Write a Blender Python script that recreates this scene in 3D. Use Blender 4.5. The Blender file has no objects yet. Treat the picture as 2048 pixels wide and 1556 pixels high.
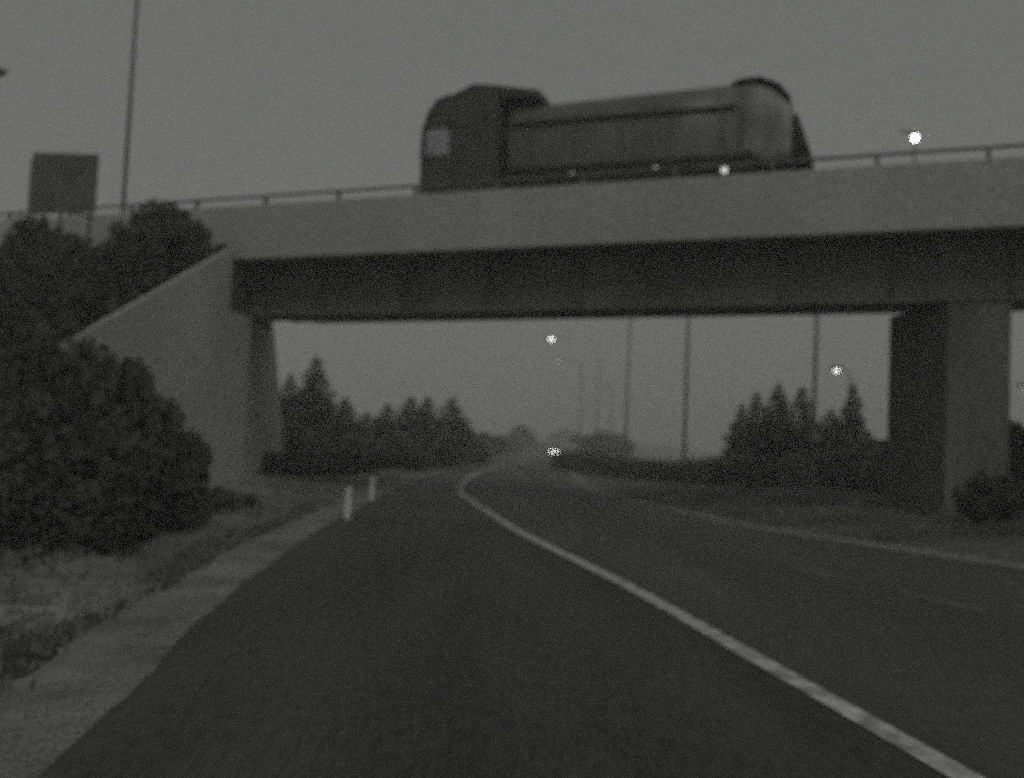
import bpy, bmesh, math, random
import numpy as np
from mathutils import Vector, Matrix
random.seed(7); rng = np.random.default_rng(7)

# ------------------------------------------------------------------ camera
EYE = 1.5; FPX = 2000.0; PITCH = math.radians(3.18); ROLL = math.radians(2.58)
SC = bpy.context.scene
fw = Vector((0, math.cos(PITCH), math.sin(PITCH)))
r0 = Vector((1, 0, 0)); u0 = Vector((0, -math.sin(PITCH), math.cos(PITCH)))
CR = r0*math.cos(ROLL) + u0*math.sin(ROLL)
CU = -r0*math.sin(ROLL) + u0*math.cos(ROLL)
cd = bpy.data.cameras.new('camera'); cam = bpy.data.objects.new('camera', cd)
SC.collection.objects.link(cam); SC.camera = cam
M3 = Matrix((CR, CU, -fw)).transposed()
cam.matrix_world = Matrix.Translation((0, 0, EYE)) @ M3.to_4x4()
cd.sensor_width = 36; cd.lens = 36*FPX/2048; cd.clip_start = .05; cd.clip_end = 6000
cd.dof.use_dof = True; cd.dof.focus_distance = 2.0; cd.dof.aperture_fstop = 2.2

# ------------------------------------------------------------------ sky, sun, exposure
SUN_EL, SUN_AZ = math.radians(40), math.radians(20)     # behind the camera, a little to the right
W = bpy.data.worlds.new('World'); SC.world = W; W.use_nodes = True
nt = W.node_tree; nt.nodes.clear()
sky = nt.nodes.new('ShaderNodeTexSky'); sky.sky_type = 'NISHITA'; sky.sun_disc = False
sky.sun_elevation = SUN_EL; sky.sun_rotation = math.pi - SUN_AZ
sky.air_density = 1.0; sky.dust_density = 4.0; sky.ozone_density = 1.0
bw = nt.nodes.new('ShaderNodeRGBToBW')
mx = nt.nodes.new('ShaderNodeMix'); mx.data_type = 'RGBA'
mx.inputs[0].default_value = .72
mx.inputs[7].default_value = (8.0, 8.25, 8.0, 1)         # even cloud cover
bg = nt.nodes.new('ShaderNodeBackground'); bg.inputs['Strength'].default_value = 0.1
wo = nt.nodes.new('ShaderNodeOutputWorld')
nt.links.new(sky.outputs[0], bw.inputs[0]); nt.links.new(bw.outputs[0], mx.inputs[6])
nt.links.new(mx.outputs[2], bg.inputs[0]); nt.links.new(bg.outputs[0], wo.inputs[0])
sd = bpy.data.lights.new('sun', 'SUN'); sd.energy = 2.0; sd.angle = math.radians(28); sd.color = (1, .985, .96)
so = bpy.data.objects.new('sun', sd); SC.collection.objects.link(so)
to_sun = Vector((math.sin(SUN_AZ)*math.cos(SUN_EL), -math.cos(SUN_AZ)*math.cos(SUN_EL), math.sin(SUN_EL)))
so.rotation_euler = to_sun.to_track_quat('Z', 'Y').to_euler(); so.location = (10, -20, 40)
SC.view_settings.view_transform = 'Standard'; SC.view_settings.look = 'None'
SC.view_settings.gamma = 1; SC.view_settings.use_curve_mapping = False
SC.view_settings.exposure = -2.03
SC.render.engine = 'CYCLES'
cy = SC.cycles
cy.use_denoising = False; cy.use_adaptive_sampling = True
cy.adaptive_threshold = 1.0; cy.adaptive_min_samples = 1
cy.max_bounces = 4; cy.diffuse_bounces = 2; cy.volume_bounces = 1; cy.transparent_max_bounces = 8
cy.pixel_filter_type = 'BLACKMAN_HARRIS'; cy.filter_width = 1.0; cy.sample_clamp_indirect = 4

# ------------------------------------------------------------------ helpers
def ray(px, py): return fw + CR*((px-1024)/FPX) + CU*((778-py)/FPX)
def at(px, py, Y):
    d = ray(px, py); return Vector((0, 0, EYE)) + d*(Y/d.y)
F0 = Vector((.8304, 23.5, 0)); BU = Vector((.94396, -.33006, 0)); BN = Vector((.33006, .94396, 0))
def br(s, o, z): return F0 + BU*s + BN*o + Vector((0, 0, z))        # bridge frame: along, away, up

def link(ob, parent=None):
    SC.collection.objects.link(ob)
    if parent: ob.parent = parent
    return ob
def mesh(name, v, f, mat, parent=None, smooth=False):
    me = bpy.data.meshes.new(name); me.from_pydata([tuple(p) for p in v], [], f); me.update()
    if mat: me.materials.append(mat)
    if smooth: me.polygons.foreach_set('use_smooth', [True]*len(me.polygons))
    return link(bpy.data.objects.new(name, me), parent)
class MB:
    def __init__(s): s.v = []; s.f = []
    def add(s, v, f):
        n = len(s.v); s.v += [tuple(p) for p in v]; s.f += [tuple(i+n for i in q) for q in f]
    def hexa(s, c):   # 8 corners: bottom 4 ccw, top 4 ccw
        s.add(c, [(3,2,1,0),(4,5,6,7),(0,1,5,4),(1,2,6,5),(2,3,7,6),(3,0,4,7)])
    def box(s, a, b):
        x0,y0,z0 = a; x1,y1,z1 = b
        s.hexa([(x0,y0,z0),(x1,y0,z0),(x1,y1,z0),(x0,y1,z0),(x0,y0,z1),(x1,y0,z1),(x1,y1,z1),(x0,y1,z1)])
    def tube(s, pts, rad, n=8):
        pts = [Vector(p) for p in pts]; rr = rad if isinstance(rad, (list, tuple)) else [rad]*len(pts)
        vs = []; fs = []
        for i, p in enumerate(pts):
            d = (pts[min(i+1, len(pts)-1)] - pts[max(i-1, 0)]).normalized()
            a = d.orthogonal().normalized() if abs(d.z) < .99 else Vector((1, 0, 0))
            b = d.cross(a).normalized(); a = b.cross(d)
            for k in range(n):
                t = 2*math.pi*k/n; vs.append(p + (a*math.cos(t) + b*math.sin(t))*rr[i])
        for i in range(len(pts)-1):
            for k in range(n):
                j = (k+1) % n; fs.append((i*n+k, i*n+j, (i+1)*n+j, (i+1)*n+k))
        fs.append(tuple(range(n))[::-1]); m = (len(pts)-1)*n; fs.append(tuple(m+k for k in range(n)))
        s.add(vs, fs)
    def prism(s, poly, y0, y1):   # poly of (x,z), ccw seen from -y; extruded along y
        n = len(poly)
        vs = [(x, y0, z) for x, z in poly] + [(x, y1, z) for x, z in poly]
        s.add(vs, [tuple(range(n)), tuple(range(2*n-1, n-1, -1))] + [(i, i+n, (i+1) % n+n, (i+1) % n) for i in range(n)])
    def ball(s, c, r, n=8):
        c = Vector(c); vs = []; fs = []
        for i in range(n+1):
            a = math.pi*i/n
            for k in range(n):
                b = 2*math.pi*k/n
                vs.append((c.x+r[0]*math.sin(a)*math.cos(b), c.y+r[1]*math.sin(a)*math.sin(b), c.z+r[2]*math.cos(a)))
        for i in range(n):
            for k in range(n): fs.append((i*n+k, (i+1)*n+k, (i+1)*n+(k+1) % n, i*n+(k+1) % n))
        s.add(vs, fs)
    def build(s, name, mat, parent=None, smooth=False, bevel=0):
        o = mesh(name, s.v, s.f, mat, parent, smooth)
        if bevel:
            m = o.modifiers.new('bevel', 'BEVEL'); m.width = bevel; m.segments = 2; m.limit_method = 'ANGLE'
        return o
def tag(o, label=None, cat=None, group=None, kind=None):
    if label: o['label'] = label
    if cat: o['category'] = cat
    if group: o['group'] = group
    if kind: o['kind'] = kind
    return o
def thing(name, loc, label, cat, group=None, rz=0):
    e = bpy.data.objects.new(name, None); SC.collection.objects.link(e)
    e.location = loc; e.rotation_euler = (0, 0, rz); e.empty_display_size = .3
    return tag(e, label, cat, group)
def copy_tree(o, parent=None):
    c = o.copy(); SC.collection.objects.link(c); c.parent = parent
    for ch in list(o.children): copy_tree(ch, c)
    return c

# ------------------------------------------------------------------ materials
def mat(name, col, var=.25, scale=3.0, rough=.85, bump=.0, spec=.3, detail=6, coord='Object', stretch=(1,1,1), col2=None, fine=None):
    m = bpy.data.materials.new(name); m.use_nodes = True; t = m.node_tree; b = t.nodes['Principled BSDF']
    tc = t.nodes.new('ShaderNodeTexCoord'); mp = t.nodes.new('ShaderNodeMapping'); mp.inputs['Scale'].default_value = stretch
    t.links.new(tc.outputs[coord], mp.inputs[0])
    n1 = t.nodes.new('ShaderNodeTexNoise'); n1.inputs['Scale'].default_value = scale; n1.inputs['Detail'].default_value = detail
    t.links.new(mp.outputs[0], n1.inputs[0])
    cr = t.nodes.new('ShaderNodeValToRGB'); lo = col*(1-var); hi = col2 if col2 else col*(1+var)
    cr.color_ramp.elements[0].position = .35; cr.color_ramp.elements[1].position = .68
    cr.color_ramp.elements[0].color = (lo, lo*1.01, lo*.98, 1); cr.color_ramp.elements[1].color = (hi, hi*1.01, hi*.98, 1)
    t.links.new(n1.outputs[0], cr.inputs[0]); last = cr.outputs[0]
    fs = fine or scale*18
    n2 = t.nodes.new('ShaderNodeTexNoise'); n2.inputs['Scale'].default_value = fs; n2.inputs['Detail'].default_value = 3
    t.links.new(mp.outputs[0], n2.inputs[0])
    mr = t.nodes.new('ShaderNodeMapRange'); mr.inputs[3].default_value = .72; mr.inputs[4].default_value = 1.28
    mr.inputs[1].default_value = .3; mr.inputs[2].default_value = .7
    t.links.new(n2.outputs[0], mr.inputs[0])
    mm = t.nodes.new('ShaderNodeMix'); mm.data_type = 'RGBA'; mm.blend_type = 'MULTIPLY'; mm.inputs[0].default_value = 1
    t.links.new(last, mm.inputs[6]); t.links.new(mr.outputs[0], mm.inputs[7])
    t.links.new(mm.outputs[2], b.inputs['Base Color'])
    b.inputs['Roughness'].default_value = rough; b.inputs['Specular IOR Level'].default_value = spec
    if bump:
        bp = t.nodes.new('ShaderNodeBump'); bp.inputs['Strength'].default_value = bump; bp.inputs['Distance'].default_value = .02
        t.links.new(n2.outputs[0], bp.inputs['Height']); t.links.new(bp.outputs[0], b.inputs['Normal'])
    return m
def lamp_mat(name, power):
    m = bpy.data.materials.new(name); m.use_nodes = True; b = m.node_tree.nodes['Principled BSDF']
    b.inputs['Base Color'].default_value = (.8, .8, .8, 1)
    b.inputs['Emission Color'].default_value = (1, 1, .98, 1); b.inputs['Emission Strength'].default_value = power
    return m
M = dict(
    asphalt=mat('worn_asphalt', .074, .3, .5, .7, .3, .4, fine=25, stretch=(1,.12,1)),
    patch=mat('dark_asphalt', .06, .28, .8, .75, .3, .35, fine=30, stretch=(1,.15,1)),
    paint=mat('worn_white_paint', .50, .45, 5, .6, .1, .3, fine=40),
    faint=mat('faded_paint', .115, .5, 3, .7, .1, .3),
    dash=mat('worn_dash_paint', .17, .4, 3, .7, .1, .3),
    gravel=mat('gravel', .23, .28, 1.2, .95, .5, .1, fine=30),
    soil=mat('damp_soil', .07, .4, 1.5, .95, .5, .1, fine=22),
    ground=mat('grassy_ground', .21, .45, .45, .95, .5, .1, fine=9),
    grass=mat('grass_blades', .20, .4, .8, .8, 0, .2),
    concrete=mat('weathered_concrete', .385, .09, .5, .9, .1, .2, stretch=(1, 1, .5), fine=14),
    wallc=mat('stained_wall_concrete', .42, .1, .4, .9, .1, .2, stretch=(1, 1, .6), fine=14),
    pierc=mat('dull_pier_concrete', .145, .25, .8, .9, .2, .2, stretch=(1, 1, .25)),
    girder=mat('dark_girder_paint', .14, .25, 1.0, .6, .05, .3, stretch=(1, 1, .3)),
    steel=mat('galvanised_steel', .12, .25, 4, .55, 0, .5),
    dsteel=mat('dark_steel', .05, .25, 4, .5, 0, .5),
    leaf=mat('dark_leaf', .062, .25, .9, .7, 0, .25, fine=5),
    leaf2=mat('dusty_leaf', .09, .4, .9, .7, 0, .25, fine=5),
    needle=mat('conifer_needles', .06, .35, 1.0, .75, 0, .2, fine=6),
    bark=mat('bark', .07, .3, 3, .9, .3, .1),
    cab=mat('dark_cab_paint', .04, .2, 1.2, .45, 0, .5),
    body=mat('dull_body_paint', .13, .2, .9, .38, 0, .4, stretch=(1, 1, .5)),
    roof=mat('pale_tarpaulin', .2, .2, 1.5, .7, .1, .3),
    panel=mat('pale_tail_panel', .23, .3, 1.6, .5, 0, .4),
    dark=mat('black_rubber', .025, .2, 3, .8, 0, .2),
    board=mat('grey_board_back', .12, .25, 1.4, .6, 0, .4),
    white=mat('white_plastic', .7, .15, 8, .5, 0, .4),
)
gl = bpy.data.materials.new('window_glass'); gl.use_nodes = True; b_ = gl.node_tree.nodes['Principled BSDF']
b_.inputs['Base Color'].default_value = (.72, .72, .72, 1); b_.inputs['Transmission Weight'].default_value = 1
b_.inputs['Roughness'].default_value = .02; b_.inputs['IOR'].default_value = 1.45
L_ST = lamp_mat('lit_street_lamp', 12); L_BR = lamp_mat('lit_bridge_lamp', 22); L_HD = lamp_mat('lit_headlight', 16)
L_MK = lamp_mat('lit_marker', 2.6); L_DM = lamp_mat('dim_marker', .7); L_FT = lamp_mat('faint_lamp', 5)

# ------------------------------------------------------------------ road lines
def smooth_curve(pts):
    ys = np.array([p[1] for p in pts], float); xs = np.array([p[0] for p in pts], float)
    def f(y):
        y = np.atleast_1d(np.asarray(y, float)); w = np.clip(.06*np.abs(y), 1.0, 14)
        acc = 0; K = [-1, -.5, 0, .5, 1]; g = [.12, .22, .32, .22, .12]
        for k, q in zip(K, g): acc = acc + q*np.interp(y+k*w, ys, xs)
        return acc
    return f
XL = smooth_curve([(-1.3,-12),(-1.5,0),(-1.91,4.5),(-2.48,8.9),(-2.95,15.2),(-3.05,19),(-3.35,25),(-3.55,33),(-3.6,45),(-2.8,72),(4.3,174),(24,300),(95,520)])
X1 = smooth_curve([(4.6,-12),(2.98,0),(2.24,5),(1.40,11),(.16,17.75),(-1.45,30),(-1.72,38),(-1.6,48),(-.55,72),(7.1,174),(27,300),(99,520)])
XR = smooth_curve([(26,-12),(17,0),(7.64,14.8),(4.6,21.8),(2.95,32),(2.6,42),(4.0,72),(12.2,174),(33,300),(106,520)])
def strip(name, fa, fb, ys, z, m, kind='structure', parent=None):
    v = []; f = []
    a = fa(ys); b = fb(ys)
    for i, y in enumerate(ys): v += [(a[i], y, z), (b[i], y, z)]
    for i in range(len(ys)-1): f.append((2*i, 2*i+1, 2*i+3, 2*i+2))
    o = mesh(name, v, f, m, parent); 
    if kind: o['kind'] = kind
    return o
YS = np.concatenate([np.arange(-12, 60, .6), np.arange(60, 180, 3), np.arange(180, 521, 10)])
strip('road', XL, XR, YS, 0, M['asphalt'])
jag = lambda y: XL(y) + .018*np.sin(y*2.3) + .012*np.sin(y*9.1+1)
strip('dark_lane', lambda y: jag(y)-.02, lambda y: X1(y)-.1, np.arange(-12, 19.3, .3), .005, M['patch'])
strip('edge_line', lambda y: X1(y)-.09, lambda y: X1(y)+.09, YS, .010, M['paint'])
strip('far_edge_line', lambda y: XR(y)-.42, lambda y: XR(y)-.30, YS[YS > 14], .005, M['faint'])
def dash(p, q, w, m=None):
    p = Vector((*p, 0)); q = Vector((*q, 0)); d = (q-p).normalized(); n = Vector((-d.y, d.x, 0))*w/2
    o = mesh('lane_dash', [Vector((*(p-n).xy, .006)), Vector((*(p+n).xy, .006)), Vector((*(q+n).xy, .006)), Vector((*(q-n).xy, .006))], [(0,3,2,1)], m or M['dash'])
    o['kind'] = 'structure'
for p, q in [((4.98,10.4),(4.58,11.7)), ((4.22,12.8),(3.96,13.7)), ((3.6,15.2),(3.3,16.4)), ((6.2,6.5),(5.7,8.0))]: dash(p, q, .14)
# gravel shoulder beside the dark lane
jg = lambda y: XL(y) - .62 - .04*np.sin(y*1.1) - .03*np.sin(y*3.7) - .022*np.sin(y*13.1) - .015*np.sin(y*29)
strip('gravel_shoulder', lambda y: jg(y)-.08, lambda y: XL(y)+.02, np.arange(-12, 60, .08), -.004, M['gravel'])
strip('soil_strip', lambda y: jg(y)-.62-.12*np.sin(y*.9+1), lambda y: jg(y)-.06, np.arange(-12, 24, .4), -.008, M['soil'])
strip('right_gravel', lambda y: XR(y)+.16, lambda y: XR(y)+.75+.1*np.sin(y), np.arange(4, 60, .5), -.004, M['gravel'])
# low kerb along the right edge
def kerb():
    mb = MB(); ys = np.arange(10, 40, 1.0); x = XR(ys); ch = []
    k = tag(thing('kerb', (0, 0, 0), 'low concrete kerb along the right edge of the road', 'kerb'))
    for i in range(len(ys)-1):
        m2 = MB(); a = (x[i], ys[i]+.01); b = (x[i+1], ys[i+1]-.01)
        m2.hexa([(a[0],a[1],-.2),(a[0]+.15,a[1],-.2),(b[0]+.15,b[1],-.2),(b[0],b[1],-.2),
                 (a[0]+.02,a[1],.06),(a[0]+.15,a[1],.06),(b[0]+.15,b[1],.06),(b[0]+.02,b[1],.06)])
        m2.build('kerb_stone', M['wallc'], k)
kerb()

# ------------------------------------------------------------------ terrain
WY = [-12, 13, 19, 26, 27.45, 34.5, 44, 60, 120, 2500]; WX = [-9.6, -9.1, -8.35, -7.46, -7.28, -8.5, -9.9, -12, -20, -20]
def xw(y): return float(np.interp(y, WY, WX))
def emb(x, y):
    rx, ry = x-F0.x, y-F0.y
    s = rx*BU.x+ry*BU.y; o = rx*BN.x+ry*BN.y
    ze = 6.25+.018*max(s, -60)
    z = ze - .46*max(0, -o-.35) - .5*max(0, o-7.4)
    return z
def hgt(x, y, left):
    dl = XL(y)[0]-x; dr = x-XR(y)[0]
    base = -.02
    out = max(dl, dr) - .6
    if out > 0:
        k = min(1, out/1.5)
        base += k*(.05*math.sin(x*1.7+y*.9)+.04*math.sin(y*1.3-x*.6)+.03*math.sin(x*3.1)*math.sin(y*2.7))
        if dr > 0 and y < 45: base += min(1, max(0, (dr-1.2)/3.5))*.5*min(1, max(0, (45-y)/12))
        if dl > 0 and y < 60: base += min(.25, max(0, dl-1.6)*.06)
    if left: 
        e = emb(x, y)
        if e > base: base = e + .06*math.sin(x*2.1)*math.sin(y*1.7)
    return base
dx = [-2500,-900,-350,-150,-80,-50,-36,-28]+list(np.arange(-24,-.5,.75))+[-.11,-.03]+list(np.arange(.3,13,.6))+list(np.arange(13,50,2.5))+[55,62,75,95,130,200,350,900,2500]
yy = [-60,-30,-15]+list(np.arange(-12,50,.75))+list(np.arange(50,120,4))+[125,140,160,185,220,270,340,450,600,900,1500,2500]
V = []; Fc = []
for y in yy:
    for d in dx:
        x = xw(y)+d; V.append((x, y, hgt(x, y, d <= -.1)))
n = len(dx)
for j in range(len(yy)-1):
    for i in range(n-1): Fc.append((j*n+i, j*n+i+1, (j+1)*n+i+1, (j+1)*n+i))
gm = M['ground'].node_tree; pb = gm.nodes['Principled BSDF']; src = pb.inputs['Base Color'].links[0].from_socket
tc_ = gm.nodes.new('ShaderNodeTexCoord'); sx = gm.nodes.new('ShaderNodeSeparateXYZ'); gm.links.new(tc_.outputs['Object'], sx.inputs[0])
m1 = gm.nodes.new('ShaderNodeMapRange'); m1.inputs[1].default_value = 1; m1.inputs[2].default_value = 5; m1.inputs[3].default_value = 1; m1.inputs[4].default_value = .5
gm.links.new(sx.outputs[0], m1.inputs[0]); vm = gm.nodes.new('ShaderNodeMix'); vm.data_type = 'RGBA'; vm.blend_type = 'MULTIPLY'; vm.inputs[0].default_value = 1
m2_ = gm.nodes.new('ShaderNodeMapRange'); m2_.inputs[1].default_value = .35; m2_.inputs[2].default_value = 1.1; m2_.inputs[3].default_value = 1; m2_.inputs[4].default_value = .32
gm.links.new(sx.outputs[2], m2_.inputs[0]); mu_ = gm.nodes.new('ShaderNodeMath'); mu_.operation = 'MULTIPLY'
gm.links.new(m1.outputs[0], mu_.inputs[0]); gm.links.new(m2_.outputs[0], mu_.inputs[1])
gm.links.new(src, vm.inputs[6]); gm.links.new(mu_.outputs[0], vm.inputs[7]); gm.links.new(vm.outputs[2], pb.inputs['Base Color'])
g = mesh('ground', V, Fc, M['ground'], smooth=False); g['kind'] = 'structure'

# ------------------------------------------------------------------ overpass
G = .018
ov = thing('overpass', br(0, 0, 0), 'concrete road overpass crossing above the road with dark girders', 'bridge', rz=math.atan2(BU.y, BU.x))
def bx(mb, s0, s1, o0, o1, za, zb, grade=G):   # local bridge frame box following the grade
    mb.hexa([(s0,o0,za+grade*s0),(s1,o0,za+grade*s1),(s1,o1,za+grade*s1),(s0,o1,za+grade*s0),
             (s0,o0,zb+grade*s0),(s1,o0,zb+grade*s1),(s1,o1,zb+grade*s1),(s0,o1,zb+grade*s0)])
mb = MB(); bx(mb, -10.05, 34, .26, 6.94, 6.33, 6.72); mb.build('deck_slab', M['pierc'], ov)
mb = MB(); bx(mb, -42, 34, .27, 6.93, 6.725, 6.90); mb.build('deck_surface', M['asphalt'], ov)
for o0 in (0, 6.95):
    mb = MB(); bx(mb, -42, 34, o0, o0+.25, 6.25, 7.70); mb.build('parapet', M['concrete'], ov, bevel=.02)
for k, (o0, zb) in enumerate([(1.0, 4.88), (2.75, 5.03), (4.4, 5.22), (5.9, 5.38)]):
    mb = MB()
    bx(mb, -10.0, 34, o0, o0+.5, zb, zb+.05); bx(mb, -10.0, 34, o0+.22, o0+.28, zb+.052, 6.27); bx(mb, -10.0, 34, o0, o0+.5, 6.272, 6.325)
    if k == 0:
        for s in np.arange(-9.2, 34, 2.4): bx(mb, s, s+.03, o0+.06, o0+.218, zb+.055, 6.268)
    mb.build('girder', M['girder'], ov)
for s in np.arange(-9.5, 33, 6.0):
    mb = MB()
    for o0, o1 in ((1.3, 2.95), (3.05, 4.6), (4.7, 6.1)): bx(mb, s, s+.12, o0, o1, 5.6, 5.95)
    mb.build('cross_brace', M['girder'], ov)
# pier
def wpt(x, y, z): return (x, y, z)
def pier(c, L, wd, label):
    d = Vector((-.15, .99, 0)).normalized(); w = Vector((BU.x, BU.y, 0))
    c = Vector(c); mb = MB(); z0, z1 = -.6, 5.0
    a = [c, c+w*wd, c+w*wd+d*L, c+d*L]
    mb.hexa([(p.x, p.y, z0) for p in a] + [(p.x, p.y, z1) for p in a])
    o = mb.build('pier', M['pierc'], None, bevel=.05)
    return tag(o, label, 'pier')
pc = br(8.72, 1.02, 0)
pier(pc, 2.45, 1.26, 'thick concrete pier holding up the near side of the overpass')
pier(br(12.6, 5.2, 0), 1.6, 1.2, 'concrete pier behind the near one at the far side of the deck')

# abutment and wing wall
aw = thing('abutment', (0, 0, 0), 'pale concrete abutment with sloping wing wall at the left end of the overpass', 'retaining wall')
def wallseg(mb, p, q, zp, zq, t=.12, z0=-.7):
    p = Vector((*p, 0)); q = Vector((*q, 0)); d = (q-p).normalized(); nn = Vector((-d.y, d.x, 0))*t
    c = [p, p+nn, q+nn, q]
    mb.hexa([(k.x, k.y, z0) for k in (c[0], c[3], c[2], c[1])][::1] + [(c[0].x,c[0].y,zp),(c[3].x,c[3].y,zq),(c[2].x,c[2].y,zq),(c[1].x,c[1].y,zp)])
mb = MB(); wallseg(mb, (-9.1, 13), (-8.35, 19), .45, 3.15); wallseg(mb, (-8.35, 19.002), (-7.46, 26.0), 3.15, 6.35)
mb.build('wing_wall', M['wallc'], aw)
mb = MB(); wallseg(mb, (-7.46, 26.004), (-7.28, 27.45), 4.68, 4.68, 1.6); wallseg(mb, (-7.28, 27.454), (-8.5, 34.5), 4.68, 4.95, 1.6)
mb.build('breast_wall', M['wallc'], aw)
mb = MB(); wallseg(mb, (-8.5, 34.51), (-9.9, 44), 6.2, 1.2); mb.build('wing_wall', M['wallc'], aw)
mb = MB()
a, b2 = Vector((-8.95, 26.3, 0)), Vector((-9.95, 34.3, 0))
wallseg(mb, (a.x, a.y), (b2.x, b2.y), 6.2, 6.2, .3, 3); mb.build('back_wall', M['wallc'], aw)

# railing on top of the parapet
rl = thing('bridge_railing', br(0, 0, 0), 'thin steel railing along the near parapet of the overpass', 'railing', rz=math.atan2(BU.y, BU.x))
mb = MB(); mb.tube([(-42, .12, 7.95-42*.019), (34, .12, 7.95+34*.019)], .04, 8); mb.build('rail', M['steel'], rl)
pm = None
for k in range(-12, 16):
    s = .64+k*2.18
    if pm is None:
        q = MB(); q.box((-.045, .075, -.02), (.045, .165, .26)); q.box((-.09, .04, -.03), (.09, .2, .0)); pm = q.build('post', M['steel'], rl); p_ = pm
    else: p_ = pm.copy(); SC.collection.objects.link(p_); p_.parent = rl
    p_.location = (s, 0, 7.70+G*s)
rl2 = copy_tree(rl); rl2.location = br(0, 6.95, 0)
rl2['label'] = 'steel railing on the far parapet, beyond the truck'
rl['group'] = rl2['group'] = 'railings of the overpass'

# ------------------------------------------------------------------ truck on the deck
DZ = 6.9
tr = thing('refuse_truck', br(0, 2.6, DZ), 'dark high-bodied truck with rounded tail driving left over the overpass', 'truck', rz=math.atan2(BU.y, BU.x))
tr.rotation_euler = (0, -math.atan(G), math.atan2(BU.y, BU.x))
def Z(z, s=0): return z-DZ-G*s
def P(l): return [(s, Z(z, s)) for s, z in l]
WID = 2.5
def ccw(p):
    a = sum(p[i][0]*p[(i+1) % len(p)][1]-p[(i+1) % len(p)][0]*p[i][1] for i in range(len(p)))
    return p if a > 0 else p[::-1]
# cab: shell with window opening built from side pieces
prof = P([(-4.74,7.35),(-4.78,9.2),(-4.72,9.95),(-4.56,10.7),(-4.32,11.02),(-3.95,11.12),(-2.5,11.0),(-2.42,7.35)])
cabt = MB()
side = [[(-4.74,7.35),(-2.42,7.35),(-2.46,9.42),(-4.76,9.42)], [(-3.90,9.424),(-2.463,9.424),(-2.488,10.17),(-3.90,10.17)],
        [(-4.75,10.174),(-2.49,10.174),(-2.5,11.0),(-3.95,11.12),(-4.32,11.02),(-4.56,10.7)], [(-4.77,9.424),(-4.66,9.424),(-4.64,10.17),(-4.74,10.17)]]
for pl in side:
    for y0, y1 in ((0, .07), (WID-.07, WID)): cabt.prism(ccw(P(pl)), y0, y1)
cabt.prism(ccw(P([(-2.55,7.35),(-2.42,7.35),(-2.5,11.0),(-2.6,11.0)])), .072, WID-.072)
cabt.prism(ccw(P([(-4.32,11.02),(-3.95,11.12),(-2.6,11.0),(-2.6,10.9),(-3.95,11.0),(-4.3,10.9)])), .072, WID-.072)
cabt.prism(ccw(P([(-4.74,7.35),(-4.65,7.35),(-4.66,9.3),(-4.77,9.3)])), .072, WID-.072)
cabt.build('cab', M['cab'], tr)
q = MB(); q.prism(ccw(P([(-4.77,9.304),(-4.72,9.304),(-4.66,9.95),(-4.50,10.7),(-4.3,10.95),(-4.33,11.0),(-4.56,10.7),(-4.72,9.95)])), .08, WID-.08); q.build('windscreen', gl, tr)
for y0 in (.02, WID-.04):
    q = MB(); q.prism(ccw(P([(-4.66,9.424),(-3.90,9.424),(-3.90,10.17),(-4.64,10.17)])), y0, y0+.02); q.build('side_window', gl, tr)
q = MB(); q.prism(ccw(P([(-4.28,11.06),(-3.9,11.18),(-3.3,11.44),(-2.7,11.36),(-1.36,11.12),(-1.38,10.90),(-2.36,11.0),(-2.4,11.02),(-3.9,11.13)])), .15, WID-.15); q.build('roof_deflector', M['cab'], tr, bevel=.03)
q = MB(); q.box((-4.66,-.24,Z(9.35)), (-4.58,-.08,Z(9.85))); q.tube([(-4.6,.02,Z(9.9)),(-4.62,-.16,Z(9.9))], .02); q.build('mirror', M['cab'], tr)
# barrel-shaped load body, lofted from superellipse sections
def loft(name, secs, m, ns=28, caps=True):
    vs = []; fs = []
    for s_, zb_, zt_, hw in secs:
        for k in range(ns):
            a = 2*math.pi*k/ns; c_, d_ = math.cos(a), math.sin(a); e = .58
            vs.append((s_, WID/2+hw*math.copysign(abs(c_)**e, c_), Z((zb_+zt_)/2+(zt_-zb_)/2*math.copysign(abs(d_)**e, d_), s_)))
    for i in range(len(secs)-1):
        for k in range(ns): fs.append((i*ns+k, i*ns+(k+1) % ns, (i+1)*ns+(k+1) % ns, (i+1)*ns+k))
    if caps: fs += [tuple(range(ns-1, -1, -1)), tuple((len(secs)-1)*ns+k for k in range(ns))]
    q = MB(); q.add(vs, fs); return q.build(name, m, tr, smooth=True)
loft('barrel', [(-2.3,8.35,10.72,1.0),(-2.15,8.2,10.84,1.2),(0,8.2,10.93,1.25),(2,8.2,11.0,1.25),(3.96,8.2,11.06,1.25)], M['body'])
loft('tail_shell', [(3.962,8.2,11.06,1.25),(4.4,8.3,11.02,1.25),(4.75,8.4,10.87,1.25),(5.05,8.48,10.58,1.25),(5.36,8.6,10.12,1.23)], M['panel'])
loft('tail_end', [(5.362,8.58,10.14,1.24),(5.54,8.62,9.6,1.2),(5.66,8.66,9.2,1.1),(5.72,8.72,9.0,.9)], M['dark'])  # dark rear rim; shade of the tail curving away is put into its colour
q = MB(); q.prism(ccw(P([(3.7,10.98),(4.0,11.08),(4.45,11.09),(4.9,10.9),(5.2,10.52),(5.12,10.5),(4.8,10.8),(4.4,10.9)])), .3, WID-.3); q.build('tail_hood', M['dark'], tr, bevel=.04)
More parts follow.
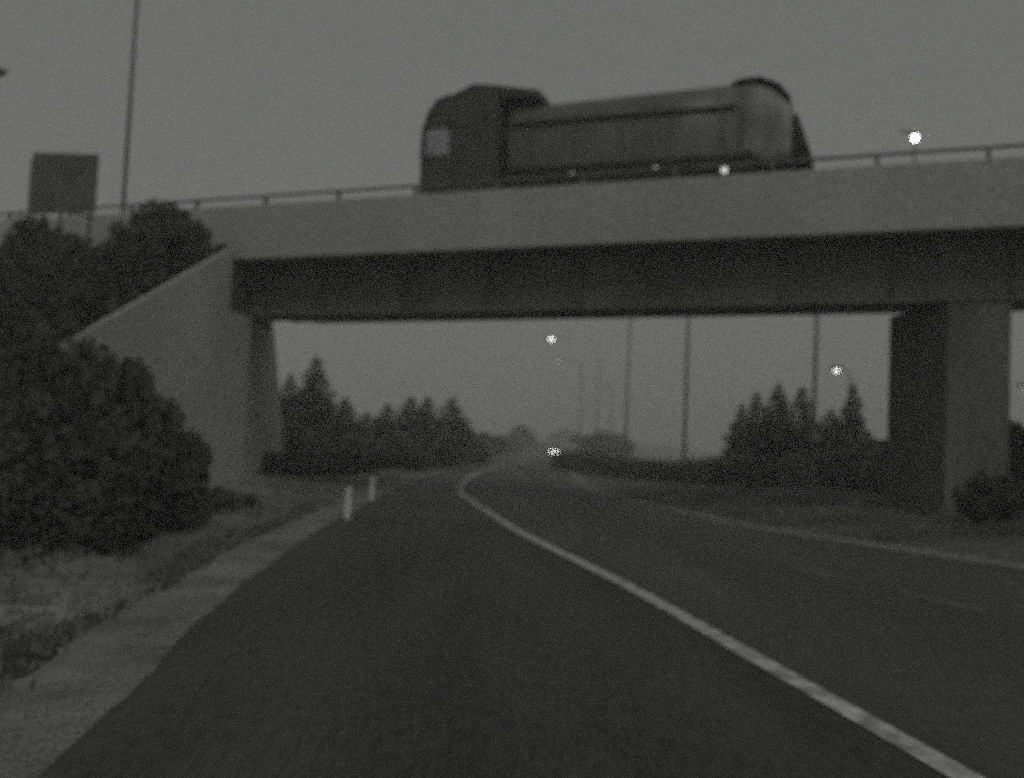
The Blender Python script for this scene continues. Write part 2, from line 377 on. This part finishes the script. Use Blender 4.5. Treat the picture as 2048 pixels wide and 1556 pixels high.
for y0 in (-.035, WID+.01):
    q = MB(); q.tube([(5.34,y0+.03,Z(8.75,5.3)),(5.34,y0+.03,Z(9.9,5.3))], .05, 6); q.build('tail_bar', M['dark'], tr)
    q = MB(); q.tube([(4.1,y0+.03,Z(9.0,4.1)),(4.5,y0+.03,Z(8.75,4.5)),(5.3,y0+.03,Z(8.72,5.3))], .12, 6); q.build('tail_arch', M['dark'], tr)
for y0 in (-.05, WID+.01):
    for (za, zb_, w_) in ((10.14, 10.22, .05),):
        q = MB(); q.tube([(-2.2, y0+.02, Z(za, -2.2)), (3.9, y0+.02, Z(zb_, 3.9))], w_, 6); q.build('side_rail', M['dark'], tr)
    q = MB(); q.prism(ccw(P([(-2.3,8.0),(4.4,8.1),(4.3,9.0),(-2.3,8.95)])), y0, y0+.04); q.build('lower_skirt_shade', M['dark'], tr)  # dark skirt, raised so its colour stands in for shadow on the lower body
    for s in np.arange(-1.6, 3.8, 1.3):
        q = MB(); q.box((s-.02, y0+.02, Z(9.15, s)), (s+.02, y0+.05, Z(10.12, s))); q.build('rib', M['body'], tr)
# chassis and wheels
q = MB(); q.box((-4.5, .75, .72), (4.9, .95, 1.0)); q.box((-4.5, 1.55, .72), (4.9, 1.75, 1.0)); q.box((-4.6,.2,.45), (-2.5,2.3,.7)); q.build('chassis', M['dark'], tr)
for s in (-3.6, 1.9, 3.25):
    for y in (.02, WID-.34):
        q = MB(); q.tube([(s, y, .52), (s, y+.32, .52)], .52, 20); w_ = q.build('wheel', M['dark'], tr)
        q = MB(); q.tube([(s, y-.01 if y < 1 else y+.30, .52), (s, y+.03 if y < 1 else y+.335, .52)], .27, 14); q.build('rim', M['steel'], w_)
for s, z, r, m in ((3.64,8.59,.085,L_MK), (1.9,8.73,.06,L_DM), (-.32,8.68,.05,L_DM)):
    q = MB(); q.ball((s, -.10, Z(z, s)), (r, .04, r), 8); q.build('marker_lamp', m, tr)
q = MB(); q.box((-4.82,.15,Z(7.9)), (-4.76,.5,Z(8.1))); q.build('headlight', M['white'], tr)
q = MB(); q.box((-4.82,WID-.5,Z(7.9)), (-4.76,WID-.15,Z(8.1))); q.build('headlight', M['white'], tr)

# ------------------------------------------------------------------ sign board
sb = thing('sign_board', (0, 0, 0), 'large blank rectangular board on posts above the left embankment', 'sign')
A_ = at(61, 426, 22.6); A2 = at(61, 303, 22.6); B_ = at(191, 424, 24.0)
hb = A2.z-A_.z; d = Vector((B_.x-A_.x, B_.y-A_.y, 0)); z0 = A_.z-.02; nrm = Vector((d.y, -d.x, 0)).normalized()*.07
mb = MB(); zt = B_.z; c = [A_, A_+d, A_+d-nrm, A_-nrm]
zb = [z0, B_.z, B_.z, z0]
mb.hexa([(p.x, p.y, zb[i]) for i, p in enumerate(c)] + [(p.x, p.y, zb[i]+hb) for i, p in enumerate(c)])
mb.build('panel', M['board'], sb)
for t in (.02, .5, .96):
    p = A_+d*t - nrm*1.6; mb = MB(); mb.box((p.x-.03, p.y-.03, max(0, emb(p.x, p.y))-.3), (p.x+.03, p.y+.03, min(z0, B_.z)+hb*.9)); mb.build('post', M['steel'], sb)
for h in (.2, .78):
    p0 = A_-nrm*1.2; p1 = A_+d-nrm*1.2; mb = MB(); mb.tube([(p0.x, p0.y, z0+hb*h), (p1.x, p1.y, z0+hb*h)], .03, 6); mb.build('brace', M['steel'], sb)

# ------------------------------------------------------------------ street lamps
def street_lamp(base, H, arm, label, lit=None, droop=0, r=.09, lamp_r=.16, heading=math.pi, group='street lamps beyond and beside the overpass'):
    t = thing('street_lamp', base, label, 'street lamp', group)
    mb = MB(); mb.tube([(0, 0, -.4), (0, 0, H*.5), (0, 0, H)], [r, r*.85, r*.6], 10); mb.build('pole', M['dsteel'], t)
    hx, hy = math.cos(heading), math.sin(heading)
    if arm:
        mb = MB(); mb.tube([(0, 0, H-.3), (hx*arm*.3, hy*arm*.3, H+.1), (hx*arm, hy*arm, H+.15-droop)], [r*.55, r*.45, r*.4], 8); mb.build('arm', M['dsteel'], t)
    cx, cy_, cz = hx*(arm+.25), hy*(arm+.25), H+.13-droop
    mb = MB(); mb.ball((cx, cy_, cz), (.42 if abs(hx) > .5 else .2, .2 if abs(hx) > .5 else .42, .12), 8); hd = mb.build('lamp_head', M['dsteel'], t)
    mb = MB(); mb.ball((cx, cy_, cz-.1), (lamp_r, lamp_r, lamp_r*.8), 8); mb.build('lamp_glass', lit or M['white'], hd)
    return t
def foot(px, py, Y):   # ground position of a lamp by its image column
    p = at(px, py, Y); return Vector((p.x, p.y, 0))
street_lamp(foot(1368, 900, 60), 12.5, 1.6, 'dark unlit pole crossing the middle of the gap under the overpass', r=.115, heading=0)
street_lamp(foot(1629, 800, 46), 12.5, 1.6, 'dark pole rising out of the right-hand conifer clump', r=.10, heading=0)
street_lamp(foot(1252, 850, 78), 13.5, 1.8, 'thin faint pole left of the dark central pole', r=.10, heading=0)
p = at(1103, 678, 96); q_ = foot(1192, 860, 96)
street_lamp(q_, p.z+.0, q_.x-p.x-.25, 'tall lit street lamp whose bright head hangs highest over the far road', L_ST, r=.05, lamp_r=.26)
p = at(1118, 722, 128); q_ = foot(1160, 860, 128)
street_lamp(q_, p.z, q_.x-p.x-.25, 'more distant street lamp with a faint glow just below the bright one', L_FT, r=.09, lamp_r=.16)
q_ = foot(1222, 860, 150); street_lamp(q_, 11, 1, 'faint short pole above the far treeline', r=.09)
p = at(1673, 744, 58); q_ = foot(1696, 860, 58)
street_lamp(q_, p.z+.1, q_.x-p.x-.25, 'lit lamp shining above the notch in the right-hand conifers', L_ST, r=.06, lamp_r=.17)
p = at(2046, 775, 60); q_ = Vector((p.x+.9, p.y, 0))
street_lamp(q_, p.z, q_.x-p.x-.25, 'faint small lamp at the right edge beyond the pier', L_FT, r=.07, lamp_r=.08)
p = at(246, 420, 35); street_lamp(Vector((p.x, p.y, 6.0)), 12.5, 1.8, 'tall lamp pole standing on the left approach behind the railing', r=.085, heading=0)
p = at(6, 146, 30)
street_lamp(Vector((p.x-1.9, p.y, emb(p.x-1.9, p.y))), p.z-emb(p.x-1.9, p.y)+.15, 1.4, 'dark lamp head poking in at the upper left edge', r=.08, heading=0, droop=.25)
# lamp on the bridge
p = at(1830, 276, 29); s_ = (p-F0).dot(BU); zz = 6.9+G*s_
bl = thing('bridge_lamp', (p.x, p.y, zz), 'bright round lamp on a short post behind the railing right of the truck', 'lamp')
hh = p.z-zz
mb = MB(); mb.tube([(0, 0, -.05), (0, 0, hh-.2)], .03, 8); mb.build('post', M['dsteel'], bl)
mb = MB(); mb.ball((0, 0, hh), (.10, .10, .11), 10); mb.build('lamp_globe', L_BR, bl)
mb = MB(); mb.tube([(0, 0, hh+.10), (-.2, 0, hh+.16), (-.4, 0, hh+.2)], [.05, .04, .03], 8); mb.build('cap', M['dsteel'], bl)

# ------------------------------------------------------------------ distant car
p = at(1107, 903, 215)
car = thing('oncoming_car', (p.x, p.y, p.z-.68), 'distant oncoming car with bright headlights at the end of the road', 'car')
mb = MB(); mb.prism(ccw([(-.86,.2),(.86,.2),(.88,.85),(-.88,.85)]), 0, 4.2); mb.build('body', M['cab'], car, bevel=.1)
mb = MB(); mb.hexa([(-.8,1.0,.852),(.8,1.0,.852),(.8,3.6,.852),(-.8,3.6,.852),(-.58,1.6,1.42),(.58,1.6,1.42),(.58,3.2,1.42),(-.58,3.2,1.42)]); mb.build('cabin', M['dark'], car)
for x in (-.5, .5):
    mb = MB(); mb.ball((x, -.05, .66), (.32, .08, .30), 10); mb.build('headlight', L_HD, car)
for x in (-.88, .66):
    for y in (.8, 3.3):
        mb = MB(); mb.tube([(x, y, .3), (x+.22, y, .3)], .3, 12); mb.build('wheel', M['dark'], car)

# ------------------------------------------------------------------ marker posts on the left verge
for (px, py, Y, h, lab) in [(695, 1036, 18.4, .60, 'nearest and tallest white marker post on the left verge'),
                            (743, 999, 24.4, .56, 'middle white marker post on the left verge'),
                            (806, 971, 33, .55, 'furthest, faint marker post on the left verge')]:
    b3 = at(px, py, Y); gz = hgt(b3.x, b3.y, False)
    t = thing('marker_post', (b3.x, b3.y, gz), lab, 'marker post', 'marker posts along the left verge')
    mb = MB(); mb.hexa([(-.055,-.03,-.15),(.055,-.03,-.15),(.055,.03,-.15),(-.055,.03,-.15),(-.045,-.025,h),(.045,-.025,h+.03),(.045,.025,h+.03),(-.045,.025,h)]); mb.build('post', M['white'], t)
    mb = MB(); mb.box((-.035,-.036,h-.16), (.035,-.031,h-.06)); mb.build('reflector', M['paint'], t)
p = at(765, 951, 34)
t = thing('reflector_stake', (p.x, p.y, 0), 'small pale reflector on a dark stake beside the hedge', 'reflector')
mb = MB(); mb.box((-.02,-.02,-.1), (.02,.02,p.z-.08)); mb.build('stake', M['dsteel'], t)
mb = MB(); mb.ball((0,-.03,p.z), (.08,.02,.08), 8); mb.build('disc', M['white'], t)

# ------------------------------------------------------------------ vegetation
def leaf_cloud(lumps, n, size, seed):
    r = np.random.default_rng(seed); v = []; f = []
    wsum = sum(l[3]**2 for l in lumps)
    for (cx, cy0, cz, R) in lumps:
        k = int(n*R*R/wsum)
        d = r.normal(size=(k, 3)); d /= np.linalg.norm(d, axis=1)[:, None]
        rad = R*(.55+.5*r.random(k)**.6)*(1+.12*np.sin(d[:, 0]*7+cx)*np.sin(d[:, 2]*6+cz))
        c = np.array([cx, cy0, cz])+d*rad[:, None]*np.array([1, 1, .9])
        a = r.normal(size=(k, 3)); a /= np.linalg.norm(a, axis=1)[:, None]
        b = np.cross(a, d+.3*r.normal(size=(k, 3))); b /= np.linalg.norm(b, axis=1)[:, None]+1e-6
        s = size*(.4+1.3*r.random(k)**1.6)
        for i in range(k):
            if c[i, 2] < .02: continue
            p = c[i]; A = a[i]*s[i]; B = b[i]*s[i]*.55; m = len(v)
            v += [tuple(p-A), tuple(p+B), tuple(p+A), tuple(p-B)]; f.append((m, m+1, m+2, m+3))
    return v, f
def bush_proto(i, mt):
    r = random.Random(40+i); lumps = [(0, 0, .5, .5)]
    for _ in range(7+i): a = r.uniform(0, 6.28); q = r.uniform(.25, .6); lumps.append((q*math.cos(a), q*math.sin(a), r.uniform(.3, .8), r.uniform(.22, .4)))
    for _ in range(9):
        a = r.uniform(0, 6.28); e_ = r.uniform(.3, 1.3); lumps.append((.78*math.cos(a)*math.cos(e_), .78*math.sin(a)*math.cos(e_), .35+.62*math.sin(e_), r.uniform(.1, .17)))
    v, f = leaf_cloud(lumps, 4600, .055, i)
    e = bpy.data.objects.new('shrub', None); me = bpy.data.meshes.new('foliage'); me.from_pydata(v, [], f); me.materials.append(mt)
    mb = MB()
    for _ in range(6):
        a = r.uniform(0, 6.28); mb.tube([(.05*math.cos(a), .05*math.sin(a), -.12), (.2*math.cos(a), .2*math.sin(a), .35), (.45*math.cos(a), .45*math.sin(a), .75)], [.025, .018, .008], 5)
    ms = bpy.data.meshes.new('stems'); ms.from_pydata(mb.v, [], mb.f); ms.materials.append(M['bark'])
    return me, ms
BP = [bush_proto(i, M['leaf'] if i != 2 else M['leaf2']) for i in range(4)]
def shrub(i, x, y, z, w, h, rz, label, group):
    e = thing('shrub', (x, y, z), label, 'shrub', group, rz); e.scale = (w, w, h)
    link(bpy.data.objects.new('foliage', BP[i][0]), e); link(bpy.data.objects.new('stems', BP[i][1]), e)
def conifer_proto(i):
    r = np.random.default_rng(90+i); v = []; f = []
    N = 5200; nl = 17+i
    for k in range(N):
        lev = r.integers(0, nl); t = .04+.96*(lev+.25*r.random())/nl
        wr = (1-t)**.85*(1.0+.2*math.sin(lev*2.4+i))+.03
        a = r.random()*6.283; a = round(a*(7+lev % 3)/6.283)*6.283/(7+lev % 3)+r.normal()*.22+lev
        q = r.random()**.55; rad = wr*q*(.85+.25*math.sin(a*3+lev))
        tp = .35+.65*min(1, 1.6*(1-t)); L = (.06+.08*r.random())*tp; wv = (.03+.03*r.random())*tp; z = t-.10*rad*q*.8+r.normal()*.006
        dx_, dy_ = math.cos(a), math.sin(a)
        p = np.array([rad*dx_*.33, rad*dy_*.33, z]); o = np.array([dx_*.33, dy_*.33, -.10+.14*r.random()])*L*2.2; s = np.array([-dy_, dx_, r.normal()*.4])*wv*.6
        m = len(v); v += [tuple(p-o*.4), tuple(p+s), tuple(p+o*.6), tuple(p-s)]; f.append((m, m+1, m+2, m+3))
    for k in range(60):
        t = .93+.07*r.random(); p = np.array([r.normal()*.006, r.normal()*.006, t]); m = len(v)
        v += [tuple(p), tuple(p+[.01, .004, -.02]), tuple(p+[0, 0, .03])]; f.append((m, m+1, m+2))
    me = bpy.data.meshes.new('crown'); me.from_pydata(v, [], f); me.materials.append(M['needle'])
    mb = MB(); mb.tube([(0, 0, -.05), (0, 0, .5), (0, 0, .98)], [.018, .011, .003], 7)
    ms = bpy.data.meshes.new('trunk'); ms.from_pydata(mb.v, [], mb.f); ms.materials.append(M['bark'])
    return me, ms
CP = [conifer_proto(i) for i in range(4)]
def conifer(i, px, py, Y, w, label, group, rz=0):
    p = at(px, py, Y); H = p.z+.1
    e = thing('conifer', (p.x, p.y, -.1), label, 'tree', group, rz); e.scale = (w*1.42/.66, w*1.42/.66, H)
    link(bpy.data.objects.new('crown', CP[i % 4][0]), e); link(bpy.data.objects.new('trunk', CP[i % 4][1]), e)
gL = 'conifers left of the road beyond the overpass'
for a in [
 (0, 548, 772, 52, 3.0, 'low dark conifer squeezed against the abutment edge'),
 (1, 582, 748, 54, 2.9, 'narrow conifer just left of the tallest left-hand one'),
 (2, 634, 714, 56, 3.6, 'tallest conifer of the left-hand row, with a sharp tip'),
 (3, 690, 796, 60, 3.4, 'short conifer right of the tallest left-hand one'),
 (0, 733, 824, 62, 3.6, 'broad low conifer in the dip of the left-hand row'),
 (1, 776, 808, 66, 3.4, 'modest conifer left of the twin peaks'),
 (2, 822, 794, 68, 4.0, 'wide conifer, left of the twin peaks in the left-hand row'),
 (3, 855, 792, 70, 3.2, 'pointed conifer, right of the twin peaks in the left-hand row'),
 (0, 905, 794, 76, 4.4, 'loose pointed conifer ending the left-hand row near the road'),
 (1, 930, 845, 84, 3.6, 'low conifer at the right foot of the left-hand row'),
 ]: conifer(*a[:5], a[5], gL, a[1]*.7)
gR = 'conifers right of the road beyond the overpass'
for a in [
 (1, 1484, 808, 50, 2.2, 'slim low conifer at the left end of the right-hand clump'),
 (2, 1514, 783, 49, 2.4, 'pointed conifer second from the left in the right-hand clump'),
 (3, 1558, 768, 49, 2.8, 'tall conifer left of the dark pole in the right-hand clump'),
 (0, 1604, 772, 50, 3.2, 'tall bushy conifer standing right at the dark pole'),
 (1, 1662, 818, 47, 3.0, 'low conifer filling the notch below the lit lamp'),
 (2, 1706, 768, 46, 2.2, 'slender pointed conifer nearest the pier'),
 (3, 1580, 850, 44, 4.6, 'broad low conifer filling the front of the right-hand clump'),
 ]: conifer(*a[:5], a[5], gR, a[1]*.7)
def broad(px, py, Y, w, label, i, name='distant_tree', group='distant trees at the end of the road'):
    p = at(px, py, Y); H = p.z+.2
    e = thing(name, (p.x, p.y, -.2), label, 'tree', group, px); e.scale = (w*.62, w*.62, H)
    link(bpy.data.objects.new('crown', BP[i % 4][0]), e); link(bpy.data.objects.new('trunk', BP[i % 4][1]), e)
for a in [
 (955, 868, 110, 6.5, 'low rounded tree right after the left-hand conifers'),
 (985, 875, 150, 9, 'faint low tree left of the distant round tree'),
 (1036, 856, 190, 7.5, 'distant round tree left of the oncoming headlights'),
 (1075, 884, 260, 16, 'hazy low tree directly above the road end'),
 (1131, 862, 340, 12, 'distant round tree right of the oncoming headlights'),
 (1195, 872, 140, 9, 'wide low tree under the faint poles'),
 (1222, 864, 150, 7, 'rounded tree peak between the faint poles and the thin pole'),
 ]: broad(a[0], a[1], a[2], a[3], a[4], a[0] % 4)
# shrubs: left foreground mass, embankment, right hedge
gS = 'shrubs massed below the wing wall'; gE = 'shrubs on the left embankment'; gH = 'hedge shrubs right of the far road'
def shp(i, px, pt, Y, w, label, group, zb=None):
    p = at(px, pt, Y)
    z = zb if zb is not None else hgt(p.x, p.y, p.x < xw(p.y)-.22)
    shrub(i, p.x, p.y, z-.15, w, max(.4, (p.z-z+.15)/1.02), px*.37, label, group)
for a in [
 (3, 112, 672, 16.6, 1.5, 'high shrub hiding the lower end of the wing wall top'),
 (0, 20, 700, 16.2, 1.5, 'high shrub between the wing wall end and the left picture edge'),
 (0, 235, 735, 15.5, 1.35, 'tallest shrub of the dark mass, its top against the wing wall'),
 (1, 165, 745, 16.5, 1.3, 'shrub left of the tallest one, hiding the toe of the wing wall'),
 (3, 310, 820, 16.5, 1.2, 'shrub stepping down right of the tallest one'),
 (0, 362, 868, 18.0, .9, 'low shrub at the right end of the dark mass before the abutment'),
 (1, 325, 930, 15.2, 1.0, 'front shrub at the foot of the abutment side'),
 (3, 235, 880, 13.5, 1.25, 'dense front shrub below the tallest one'),
 (0, 120, 860, 13.5, 1.35, 'dense shrub in the front row left of centre'),
 (1, 30, 800, 14.5, 1.5, 'large dark shrub at the left picture edge'),
 (3, -60, 880, 12.5, 1.4, 'shrub cut off by the left picture edge'),
 (0, 60, 960, 11.8, 1.0, 'low front shrub nearest the pale grass at left'),
 (1, 180, 985, 12.2, .95, 'lowest shrub in front of the mass'),
 ]: shp(*a, gS)
for a in [
 (0, 335, 414, 25.6, 1.2, 'round dark shrub standing just below the parapet'),
 (3, 392, 446, 25.4, .55, 'small shrub at the right flank of the round one, by the wing wall top'),
 (1, 262, 452, 24.2, 1.1, 'shrub at the left flank of the round one'),
 (3, 68, 440, 22.3, .8, 'upright dark shrub under the sign board'),
 (0, 160, 476, 22.0, .9, 'low shrub between the sign board and the round shrub'),
 (1, 15, 500, 21.5, 1.0, 'low shrub on the embankment crest at the left edge'),
 (3, 70, 600, 19.5, 1.4, 'wide shrub halfway down the embankment slope'),
 (0, 10, 640, 18, 1.6, 'wide shrub on the slope at the left edge'),
 (1, 140, 560, 20.8, .8, 'shrub near the sloping top of the wing wall'),
 ]: shp(*a, gE)
for a in [
 (0, 1165, 905, 66, 2.6, 'hedge shrub nearest the far road on the right'),
 (1, 1225, 912, 60, 2.8, 'second hedge shrub from the far road'),
 (3, 1290, 922, 55, 2.8, 'hedge shrub left of the dark central pole'),
 (0, 1355, 926, 52, 2.6, 'hedge shrub at the foot of the dark central pole'),
 (1, 1420, 920, 49, 2.6, 'last hedge shrub before the right-hand conifers'),
 (3, 1500, 915, 44, 2.6, 'shrub in front of the left end of the right-hand conifers'),
 (0, 1745, 885, 38, 2.7, 'flat-topped shrub filling the gap beside the pier'),
 (1, 1640, 905, 40, 2.6, 'shrub below the right-hand conifers'),
 (3, 1830, 915, 34, 2.4, 'shrub behind the left side of the pier'),
 (0, 2045, 850, 30, 2.3, 'dark shrub at the right edge beyond the pier'),
 (1, 1990, 950, 20.0, 1.0, 'low shrub in front of the foot of the pier at right'),
 ]: shp(*a, gH)
for a in [
 (1, 575, 905, 36, 2.2, 'low shrub right beside the abutment under the deck'),
 (0, 640, 905, 38, 2.4, 'low shrub behind the nearest marker post'),
 (3, 720, 895, 42, 2.6, 'low shrub behind the middle marker post'),
 (1, 800, 890, 50, 2.8, 'low shrub at the foot of the twin-peaked conifers'),
 (0, 870, 888, 58, 2.8, 'low shrub where the left verge meets the road bend'),
 (0, 550, 880, 44, 2.6, 'tall shrub hard against the far side of the abutment'),
 (3, 600, 860, 47, 2.8, 'tall shrub below the two left-most conifers'),
 (1, 670, 868, 48, 2.8, 'tall shrub below the tallest conifer'),
 (0, 745, 872, 52, 2.8, 'tall shrub filling the dip between the conifers'),
 (1, 835, 870, 58, 3.0, 'tall shrub below the wide conifer'),
 (3, 925, 895, 75, 2.8, 'low shrub before the road bends away'),
 ]: shp(*a, 'undergrowth below the left-hand conifers')
# distant wood closing the horizon
v = []; f = []; r = np.random.default_rng(5)
for k in range(9000):
    x = r.uniform(-420, 520); y = 430+r.uniform(-25, 25)+.05*abs(x); hgtm = 3.2+1.6*math.sin(x*.05)+1.0*math.sin(x*.19+1)
    z = r.random()**.8*hgtm; s = r.uniform(.7, 1.6); a = r.uniform(0, 3.14); m = len(v)
    v += [(x-s*math.cos(a), y-s*math.sin(a), z-.3), (x+s*math.cos(a), y+s*math.sin(a), z+r.uniform(-.3, .3)), (x, y, z+s*.9)]; f.append((m, m+1, m+2))
o = mesh('distant_wood', v, f, M['leaf']); tag(o, 'low hazy line of far woodland along the horizon', 'wood', kind='stuff')
# grass and ground cover
v = []; f = []
def blade(x, y, z, h, lean):
    a = random.uniform(0, 6.28); w = .012+.01*random.random(); m = len(v)
    v.extend([(x-w*math.cos(a), y-w*math.sin(a), z), (x+w*math.cos(a), y+w*math.sin(a), z), (x+lean*math.sin(a), y+lean*math.cos(a), z+h)]); f.append((m, m+1, m+2))
for _ in range(1500):
    y = 3+30*random.random()**1.4; side = random.random()
    if side < .7: x = float(jg(y)[0])-.02-abs(random.gauss(0, 1.6)); h = .05+.12*random.random()
    else: x = float(XR(y)[0])+.6+abs(random.gauss(0, 2.5)); h = .08+.15*random.random()
    if side < .7 and x < xw(y)+.3: continue
    z = hgt(x, y, False)
    for _k in range(7): blade(x+random.gauss(0, .05), y+random.gauss(0, .05), z-.01, h*random.uniform(.6, 1.3), .07*random.random())
tag(mesh('grass', v, f, M['grass']), 'rough short grass on both verges', 'grass', kind='stuff')
v = []; f = []
for _ in range(26000):
    y = random.uniform(11, 30); x = xw(y)-.14-abs(random.gauss(0, 5)); z = hgt(x, y, True)
    if z < .1: continue
    s = random.uniform(.06, .16); a = Vector((random.gauss(0,1), random.gauss(0,1), random.gauss(0,.5))).normalized()*s; b = a.cross(Vector((0,0,1))+Vector((random.gauss(0,.6),random.gauss(0,.6),0))).normalized()*s*.6
    p = Vector((x, y, z+random.random()**2*.35)); m = len(v)
    v += [p-a, p+b, p+a, p-b]; f.append((m, m+1, m+2, m+3))
for _ in range(14000):  # dark leaves added at the shrub feet as the shade on the ground there
    y = random.uniform(9, 21); x = xw(y)+.2+abs(random.gauss(0, 1.6)); z = hgt(x, y, False)
    if x > float(XL(y)[0])-1.9: continue
    s = random.uniform(.05, .12); a = Vector((random.gauss(0,1), random.gauss(0,1), random.gauss(0,.5))).normalized()*s; b = a.cross(Vector((0,0,1))+Vector((random.gauss(0,.6),random.gauss(0,.6),0))).normalized()*s*.6
    p = Vector((x, y, z+random.random()**2*.3)); m = len(v)
    v += [p-a, p+b, p+a, p-b]; f.append((m, m+1, m+2, m+3))
tag(mesh('ground_cover_and_shade', v, f, M['leaf']), 'dark creeping ground cover over the left embankment slope and added shade below the shrubs', 'ground cover', kind='stuff')

v = []; f = []
for _ in range(7000):
    y = 3+22*random.random()**1.7; x = float(XL(y)[0])+random.choice((-.3, -.3, -.3, -.02))+random.gauss(0, .17 if random.random() < .8 else .05)
    if x > float(XL(y)[0])-.03: continue
    q_ = random.uniform(.006, .02); m = len(v); a = random.uniform(0, 6.28)
    for k in range(4): v.append((x+q_*random.uniform(.7, 1.2)*math.cos(a+k*1.57), y+q_*random.uniform(.7, 1.2)*math.sin(a+k*1.57), 0))
    v.append((x, y, q_*.9)); f += [(m, m+1, m+4), (m+1, m+2, m+4), (m+2, m+3, m+4), (m+3, m, m+4)]
tag(mesh('loose_gravel', v, f, M['gravel']), 'loose stones strewn over the pale shoulder and the asphalt edge', 'gravel', kind='stuff')

# ------------------------------------------------------------------ haze
hz = bpy.data.materials.new('haze_air'); hz.use_nodes = True; t = hz.node_tree
for nd in list(t.nodes):
    if nd.type != 'OUTPUT_MATERIAL': t.nodes.remove(nd)
pv = t.nodes.new('ShaderNodeVolumePrincipled'); pv.inputs['Color'].default_value = (.96, .965, .955, 1); pv.inputs['Density'].default_value = .0038
t.links.new(pv.outputs[0], [n for n in t.nodes if n.type == 'OUTPUT_MATERIAL'][0].inputs['Volume'])
mb = MB(); mb.box((-2600, -80, -1.6), (2600, 2600, 26)); h = mb.build('haze', hz); h['kind'] = 'stuff'; h['label'] = 'thin dusk haze over the whole road'
